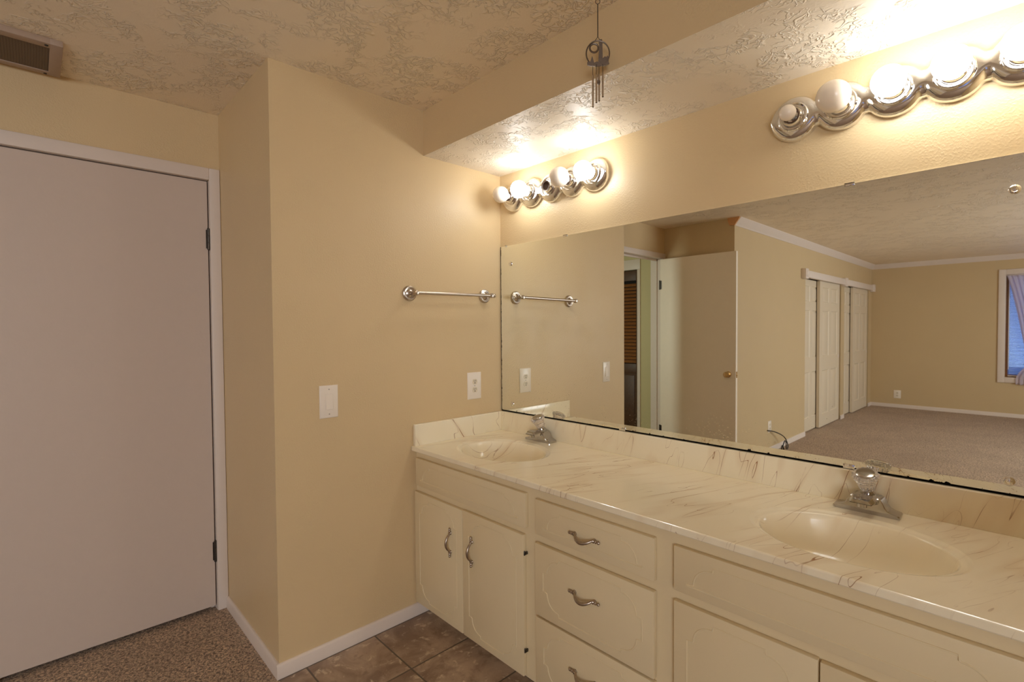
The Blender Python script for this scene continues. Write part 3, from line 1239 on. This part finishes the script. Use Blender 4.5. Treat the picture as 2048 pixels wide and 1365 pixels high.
def quad(bm, x0, x1, y0, y1, z):
    vs = [bm.verts.new(q) for q in ((x0, y0, z), (x1, y0, z), (x1, y1, z), (x0, y1, z))]
    bm.faces.new(vs)


px = []
for (cx, cy) in SK:
    rx0, rx1 = cx - 0.30, cx + 0.30
    angs = [2 * PI * k / NA for k in range(NA)]
    corners = [math.atan2((yy_ - cy) / 1.0, xx_ - cx) % (2 * PI) for xx_ in (rx0, rx1) for yy_ in (yfr, ytop)]
    angs = [a for a in angs if all(abs(a - c) > 0.02 and abs(a - c) < 2 * PI - 0.02 for c in corners)]
    angs = sorted(angs + corners)
    outer, inner = [], []
    for a in angs:
        dx, dy = math.cos(a), math.sin(a)
        tx = ((rx1 if dx > 0 else rx0) - cx) / dx if abs(dx) > 1e-9 else 1e9
        ty = ((ytop if dy > 0 else yfr) - cy) / dy if abs(dy) > 1e-9 else 1e9
        tt = min(tx, ty)
        te = 1 / math.sqrt((dx / AX) ** 2 + (dy / AY) ** 2)
        outer.append(bm.verts.new((cx + dx * tt, cy + dy * tt, ZC)))
        inner.append(bm.verts.new((cx + dx * te, cy + dy * te, ZC)))
    n = len(angs)
    for k in range(n):
        j = (k + 1) % n
        bm.faces.new((inner[k], outer[k], outer[j], inner[j]))
    px.append((rx0, rx1, angs))
quad(bm, 0.001, px[0][0], yfr, ytop, ZC)
quad(bm, px[0][1], px[1][0], yfr, ytop, ZC)
quad(bm, px[1][1], X1 - 0.001, yfr, ytop, ZC)
prof = [(yfr, ZC), (CYF + 0.0012, ZC - 0.0012), (CYF, ZC - 0.004), (CYF, ZC - 0.019), (CYF + 0.002, ZC - 0.0222), (CYF + 0.03, ZC - 0.0225)]
for (a, b) in zip(prof[:-1], prof[1:]):
    vs = [bm.verts.new(q) for q in ((0.001, a[0], a[1]), (0.001, b[0], b[1]), (X1 - 0.001, b[0], b[1]), (X1 - 0.001, a[0], a[1]))]
    bm.faces.new(vs)
bmesh.ops.remove_doubles(bm, verts=bm.verts, dist=0.0001)
for f in bm.faces:
    f.normal_update()
    c_ = f.calc_center_median()
    up_ = f.normal.z if c_.z > ZC - 0.0015 else (-f.normal.z if c_.z < ZC - 0.0220 else -f.normal.y)
    if up_ < 0:
        f.normal_flip()
obj('slab', bm, M['marble'], T, ang=20, recalc=False)
for (cx, cy), (rx0, rx1, angs) in zip(SK, px):
    prof = [(1.0, 0.0), (0.985, -0.0008), (0.965, -0.0035), (0.945, -0.0055), (0.915, -0.0068), (0.900, -0.0085), (0.888, -0.0125), (0.870, -0.024), (0.84, -0.045), (0.79, -0.072), (0.71, -0.098), (0.60, -0.116), (0.45, -0.127), (0.28, -0.132), (0.10, -0.135)]
    bm = B()
    prev = None
    for e, dz in prof:
        # the bowl sits slightly towards the front at its bottom
        ring = []
        for a in angs:
            dx, dy = math.cos(a), math.sin(a)
            te = 1 / math.sqrt((dx / AX) ** 2 + (dy / AY) ** 2) * e
            ring.append(bm.verts.new((cx + dx * te, cy + dy * te, ZC + dz)))
        if prev:
            for k in range(len(angs)):
                j = (k + 1) % len(angs)
                bm.faces.new((prev[k], prev[j], ring[j], ring[k]))
        prev = ring
    bm.faces.new(prev)
    bs = obj('basin', bm, M['marble'], T, ang=60)
    bm = B()
    lathe(bm, [(0.030, -0.004), (0.030, 0.0015), (0.027, 0.0030), (0.022, 0.0015), (0.021, -0.003), (0.017, -0.003), (0.017, 0.004), (0.012, 0.0065), (0.0, 0.007)], (cx, cy, ZC - 0.1345), (0, 0, 1), 28)
    obj('drain', bm, M['chrome'], bs)
bm = B()
box(bm, 0.001, X1 - 0.001, -0.0205, -0.0005, ZC - 0.001, 0.9285, 0.003, 3)
obj('backsplash', bm, M['marble'], T)
bm = B()
box(bm, 0.0005, 0.0205, -0.577, -0.0205, ZC - 0.001, 0.9285, 0.003, 3)
obj('side_splash', bm, M['marble'], T)

# ------------------------------------------------------------------ taps
def make_faucet(loc, label):
    x, y, z0 = loc
    t = thing('faucet', label, 'faucet', loc, 'single handle faucets')
    # base: wings that sweep up to a square housing
    out = []
    for s in (-1, 1):
        side = [(0.083, 0.0), (0.084, 0.006), (0.081, 0.010), (0.066, 0.013), (0.056, 0.017), (0.049, 0.026), (0.044, 0.038), (0.039, 0.046), (0.032, 0.050)]
        out.append([(s * a, b) for a, b in side])
    poly = out[1] + list(reversed(out[0]))
    bm = B()
    # taper in depth with height by lofting the same profile
    dep = [(-0.030, 0.96), (-0.027, 1.0), (0.022, 1.0), (0.026, 0.96)]
    rings = []
    for dyv, sc in dep:
        rings.append([bm.verts.new((x + a * sc, y + dyv, z0 + b * (sc if b > 0.001 else 1))) for a, b in poly])
    npt = len(poly)
    for A, Bq in zip(rings[:-1], rings[1:]):
        for k in range(npt):
            bm.faces.new((A[k], A[(k + 1) % npt], Bq[(k + 1) % npt], Bq[k]))
    bm.faces.new(rings[0])
    bm.faces.new(list(reversed(rings[-1])))
    obj('body', bm, M['chrome2'], t, ang=28)
    # spout: flat wedge reaching over the basin
    bm = B()
    sec = [(0.024, 0.024, 0.053), (-0.020, 0.032, 0.056), (-0.052, 0.033, 0.057), (-0.074, 0.030, 0.054), (-0.082, 0.026, 0.050)]
    und = [0.030, 0.030, 0.038, 0.041, 0.042]
    rings = []
    for (dyv, hw, top), lo in zip(sec, und):
        rings.append([bm.verts.new((x + a, y + dyv, z0 + b)) for a, b in ((-hw, lo), (hw, lo), (hw, top - 0.010), (hw * 0.72, top), (-hw * 0.72, top), (-hw, top - 0.010))])
    for A, Bq in zip(rings[:-1], rings[1:]):
        for k in range(6):
            bm.faces.new((A[k], A[(k + 1) % 6], Bq[(k + 1) % 6], Bq[k]))
    bm.faces.new(rings[0]); bm.faces.new(list(reversed(rings[-1])))
    es = [e for e in bm.edges if e.calc_face_angle(0) > 0.3]
    bmesh.ops.bevel(bm, geom=es, offset=0.0018, segments=2, profile=0.5, affect='EDGES')
    sp = obj('spout', bm, M['chrome2'], t, ang=28)
    bm = B()
    lathe(bm, [(0.0, 0.0), (0.0125, 0.0), (0.0125, -0.014), (0.010, -0.016), (0.0095, -0.012), (0, -0.012)], (x, y - 0.064, z0 + 0.042), (0, 0, 1), 24)
    obj('aerator', bm, M['chrome2'], sp)
    # lift rod behind the handle
    bm = B()
    tube(bm, [(x, y + 0.020, z0 + 0.046), (x, y + 0.0215, z0 + 0.078)], 0.0022, 10)
    sphere(bm, (x, y + 0.0217, z0 + 0.081), 0.0048, 14)
    obj('lift_rod', bm, M['chrome2'], t)
    # handle: fluted clear knob on a chrome neck, leaning forward
    ax = Vector((0.0, -0.52, 1.0)).normalized()
    o0 = Vector((x, y + 0.007, z0 + 0.053))
    bm = B()
    lathe(bm, [(0.0, -0.014), (0.023, -0.014), (0.020, 0.004), (0.014, 0.012), (0.0125, 0.018), (0.0, 0.018)], o0, ax, 28)
    obj('neck', bm, M['chrome2'], t)
    bm = B()
    lathe(bm, [(0.0, 0.016), (0.016, 0.016), (0.0195, 0.019), (0.0215, 0.026), (0.0232, 0.036), (0.0262, 0.047), (0.0310, 0.058), (0.0342, 0.065), (0.0342, 0.069), (0.0310, 0.0725), (0.0255, 0.0740), (0.0, 0.0745)], o0, ax, 96, wob=0.035, lobes=16)
    kn = obj('knob', bm, M['crystal'], t, ang=60)
    kn['label'] = 'fluted clear acrylic knob'
    bm = B()
    lathe(bm, [(0.0, 0.0742), (0.0230, 0.0742), (0.0240, 0.0755), (0.0215, 0.0770), (0.012, 0.0780), (0.0, 0.0783)], o0, ax, 32)
    obj('index_cap', bm, M['chrome2'], kn)
    return t


f1 = make_faucet((0.358, -0.062, ZC + 0.0003), 'chrome faucet with clear knob at the basin by the end wall')
dup(f1, (1.716, -0.066, ZC + 0.0003), 'chrome faucet with clear knob at the larger near basin')

# ------------------------------------------------------------------ mirror
MX0, MX1, MZ0, MZ1 = 0.006, 2.105, 0.9295, 1.8357
mt = thing('wall_mirror', 'large frameless wall mirror above the backsplash', 'mirror', (1.05, 0, MZ0))
bm = B()
box(bm, MX0, MX1, -0.0055, -0.0003, MZ0, MZ1)
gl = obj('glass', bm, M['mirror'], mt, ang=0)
for (x, z) in ((0.086, 1.737), (0.092, 0.975), (2.020, 1.743), (2.019, 0.968)):
    bm = B()
    lathe(bm, [(0.0125, 0.0), (0.0125, 0.0015), (0.0105, 0.0035), (0.007, 0.0045), (0.006, 0.0038), (0.0045, 0.0042), (0.0, 0.0050)], (x, -0.0054, z), (0, -1, 0), 28)
    obj('mirror_screw', bm, M['chrome'], mt)
for (x, z) in ((0.474, MZ1), (1.649, MZ1), (0.05, MZ1)):
    bm = B()
    hw = 0.014 if x > 0.2 else 0.006
    box(bm, x - hw, x + hw, -0.0085, -0.0057, z - 0.006, z + 0.004, 0.001)
    box(bm, x - hw, x + hw, -0.0085, -0.0003, z + 0.0005, z + 0.004, 0.001)
    obj('clip', bm, M['chrome'], mt)
for x in (0.80, 1.655):
    bm = B()
    box(bm, x - 0.016, x + 0.016, -0.0085, -0.0057, MZ0 + 0.0005, MZ0 + 0.0145, 0.001)
    obj('clip', bm, M['chrome'], mt)

# ------------------------------------------------------------------ vanity lights
def light_bar(cx, bulbs, label, pitch=0.1355, zc=2.085):
    t = thing('vanity_light', label, 'vanity light', (cx, 0, zc), 'five bulb chrome light bars')
    R = 0.074
    cs = [cx + (k - 2) * pitch for k in range(5)]
    # scalloped outline with rounded waists
    def hh(x):
        d = min(abs(x - c) for c in cs)
        a = math.sqrt(max(0.0, R * R - d * d)) if d < R else 0.0
        # soft waist between neighbouring lobes
        w_ = 0.040 + 0.55 * max(0.0, (d - 0.0)) * 0.0
        return max(a, 0.041) if cs[0] < x < cs[-1] else a
    out = []
    NN = 220
    for k in range(NN + 1):
        ph = k / NN
        x = cs[0] - R + (cs[-1] - cs[0] + 2 * R) * (0.5 - 0.5 * math.cos(PI * ph))
        out.append((x, hh(x)))
    bm = B()
    # surface height as a function of inset from the outline towards the axis
    fr = [0.0, 0.0, 0.02, 0.05, 0.10, 0.16, 0.24, 0.34, 0.46, 0.60, 0.76, 0.90, 1.0]
    def height(i, x, h):
        if i == 0:
            return 0.0
        d = fr[i] * h
        q = min(1.0, d / 0.040)
        base_ = 0.007 + 0.026 * math.sqrt(max(0, 1 - (1 - q) ** 2))
        return base_
    for s in (1, -1):
        rows_ = []
        for i in range(len(fr)):
            rows_.append([bm.verts.new((x, -height(i, x, h), zc + s * h * (1 - fr[i]))) for x, h in out])
        for A, Bq in zip(rows_[:-1], rows_[1:]):
            for k in range(NN):
                try:
                    bm.faces.new((A[k], A[k + 1], Bq[k + 1], Bq[k]))
                except ValueError:
                    pass
    bmesh.ops.remove_doubles(bm, verts=bm.verts, dist=0.00008)
    bp = obj('backplate', bm, M['chrome'], t, ang=50)
    for c, kind in zip(cs, bulbs):
        o0 = (c, 0, zc)
        ax = (0, -1, 0)
        bm = B()
        lathe(bm, [(0.047, 0.026), (0.047, 0.034), (0.044, 0.0375), (0.040, 0.036), (0.0385, 0.031), (0.0345, 0.031), (0.033, 0.036), (0.0315, 0.048), (0.0285, 0.0535), (0.0255, 0.052), (0.0245, 0.046), (0.0245, 0.030), (0.0, 0.030)], o0, ax, 36, closed_ends=False)
        sk = obj('socket', bm, M['chrome'], t)
        bm = B()
        lathe(bm, [(0.0243, 0.052), (0.0205, 0.052), (0.020, 0.0315), (0.008, 0.0315), (0.008, 0.036), (0.0, 0.036)], o0, ax, 28, closed_ends=False)
        obj('socket_liner', bm, M['socket'], sk)
        if kind == 'none':
            continue
        R_, yc_, mat_, lab = {'on': (0.0425, 0.104, 'bulb_on', 'lit round bulb'), 'off': (0.0425, 0.104, 'bulb_off', 'unlit white round bulb'),
                              'dim': (0.0425, 0.104, 'bulb_dim', 'lit round bulb'), 'big': (0.047, 0.109, 'bulb_off', 'unlit larger round bulb'), 'small': (0.0255, 0.084, 'bulb_off', 'unlit small bulb')}[kind]
        bm = B()
        neck = 0.0165 if kind != 'small' else 0.0115
        pr = [(0.0, 0.034), (neck * 0.8, 0.034), (neck * 0.85, 0.050), (neck, 0.054)]
        t0 = math.asin(min(1, neck * 1.12 / R_))
        for k in range(0, 25):
            a = t0 + (PI - t0) * k / 24
            pr.append((R_ * math.sin(a) if k < 24 else 0.0, yc_ - R_ * math.cos(a)))
        lathe(bm, pr, o0, ax, 40)
        b_ = obj('light_bulb', bm, M[mat_], t, ang=60)
        b_['label'] = lab
    return t


light_bar(0.390, ['off', 'on', 'none', 'big', 'on'], 'five socket chrome light bar near the corner, with one empty socket')
light_bar(1.763, ['small', 'big', 'dim', 'dim', 'dim'], 'five bulb chrome light bar over the near basin, with one small bulb')

# ------------------------------------------------------------------ towel bar
t = thing('towel_bar', 'brushed nickel towel bar on the tan end wall', 'towel bar', (0, -0.357, 1.558))
bx = 0.060
for y, z in ((-0.590, 1.556), (-0.123, 1.561)):
    bm = B()
    lathe(bm, [(0.0, 0.0), (0.036, 0.0), (0.037, 0.004), (0.0355, 0.009), (0.031, 0.0125), (0.027, 0.012), (0.0255, 0.009), (0.022, 0.0085), (0.018, 0.012), (0.012, 0.0165), (0.0, 0.018)], (0, y, z), (1, 0, 0), 36)
    rs = obj('rosette', bm, M['nickel'], t)
    bm = B()
    lathe(bm, [(0.011, 0.014), (0.0075, 0.022), (0.0062, 0.032), (0.0075, 0.044), (0.0115, 0.050), (0.0125, 0.056), (0.0125, 0.064), (0.0105, 0.070), (0.0, 0.073)], (0, y, z), (1, 0, 0), 24)
    obj('post', bm, M['nickel'], rs)
bm = B()
tube(bm, [(bx, -0.585, 1.556), (bx, -0.110, 1.561)], 0.0082, 16)
lathe(bm, [(0.0, 0.0), (0.0095, 0.0), (0.0115, 0.004), (0.0115, 0.009), (0.009, 0.013), (0.0, 0.016)], (bx, -0.112, 1.561), (0, 1, 0.01), 18)
obj('bar', bm, M['nickel'], t)

# ------------------------------------------------------------------ wind chime
cx, cy = 1.082, -0.556
t = thing('wind_chime', 'small metal wind chime with lighthouse cutout hanging by the soffit', 'wind chime', (cx, cy, H))
# the disc faces the room's corner
dirv = Vector((0.70, -0.71, 0)).normalized()
uu = Vector((0.71, 0.70, 0)).normalized()
def CP3(a, b, o_=0.0):
    return Vector((cx, cy, 0)) + uu * a + Vector((0, 0, b)) + dirv * o_
bm = B()
tube(bm, [CP3(0.007 * math.cos(a), H - 0.0105 + 0.0075 * math.sin(a)) for a in [PI * 2 * k / 20 for k in range(20)]], 0.0012, 6, closed=True)
lathe(bm, [(0, 0), (0.004, 0), (0.003, 0.004), (0, 0.005)], (cx, cy, H), (0, 0, -1), 10)
obj('hook', bm, M['fixt'], t)
bm = B()
tube(bm, [CP3(0, H - 0.018), CP3(0, 2.318)], 0.0014, 6)
tube(bm, [CP3(0, 2.318), CP3(-0.013, 2.302)], 0.0009, 5)
tube(bm, [CP3(0, 2.318), CP3(0.009, 2.305)], 0.0009, 5)
obj('chain', bm, M['cable'], t)
ZR = 2.266
bm = B()
tube(bm, [CP3(0.037 * math.cos(a), ZR + 0.0 + 0.040 * math.sin(a)) for a in [PI * 2 * k / 40 for k in range(40)]], 0.0022, 8, closed=True)
tube(bm, [CP3(-0.012 + 0.0135 * math.cos(a), ZR + 0.017 + 0.0135 * math.sin(a)) for a in [PI * 2 * k / 28 for k in range(28)]], 0.0030, 8, closed=True)
def flat(bm, pts, th=0.003):
    A = [bm.verts.new(CP3(a, b, th / 2)) for a, b in pts]
    Bq = [bm.verts.new(CP3(a, b, -th / 2)) for a, b in pts]
    n = len(pts)
    bm.faces.new(A); bm.faces.new(list(reversed(Bq)))
    for i in range(n):
        bm.faces.new((A[i], A[(i + 1) % n], Bq[(i + 1) % n], Bq[i]))
# lighthouse, keeper's house, sail boat, wavy shore
flat(bm, [(0.001, ZR - 0.032), (0.016, ZR - 0.032), (0.0145, ZR + 0.030), (0.0165, ZR + 0.033), (0.0145, ZR + 0.038), (0.0135, ZR + 0.044), (0.0085, ZR + 0.044), (0.0045, ZR + 0.038), (0.0025, ZR + 0.033), (0.0045, ZR + 0.030)])
flat(bm, [(0.0155, ZR - 0.032), (0.034, ZR - 0.032), (0.0345, ZR - 0.012), (0.030, ZR - 0.007), (0.027, ZR - 0.013), (0.022, ZR - 0.010), (0.0155, ZR - 0.016)])
flat(bm, [(-0.026, ZR - 0.030), (-0.012, ZR - 0.030), (-0.018, ZR - 0.008)])
wav = [(-0.034 + 0.0045 * k, ZR - 0.028 + 0.0022 * math.sin(k * 2.1)) for k in range(16)]
flat(bm, wav + [(0.036, ZR - 0.034), (0.024, ZR - 0.040), (0.0, ZR - 0.041), (-0.024, ZR - 0.040), (-0.034, ZR - 0.036)], 0.005)
obj('ornament', bm, M['fixt'], t)
for k, (a, zt, zb) in enumerate(((-0.0155, 2.190, 2.098), (-0.0055, 2.188, 2.108), (0.0045, 2.192, 2.117), (0.0150, 2.190, 2.126))):
    bm = B()
    oo = (0.004 if k % 2 else -0.004)
    lathe(bm, [(0.0030, 0.0), (0.0030, zt - zb + 0.008), (0.0020, zt - zb + 0.009), (0.0020, 0.0)], CP3(a, zb, oo), (0, 0, 1), 14, closed_ends=False)
    tb = obj('chime_tube', bm, M['tubes'], t)
    bm = B()
    tube(bm, [CP3(a, zt + 0.006, oo), CP3(a, ZR - 0.036, oo)], 0.0008, 5)
    obj('thread', bm, M['cable'], tb)
bm = B()
tube(bm, [CP3(0.0, ZR - 0.038), CP3(0.0, 2.178)], 0.0007, 5)
lathe(bm, [(0, 0), (0.008, 0.001), (0.008, 0.008), (0, 0.009)], CP3(0.0, 2.170), (0, 0, 1), 16)
obj('striker', bm, M['fixt'], t)
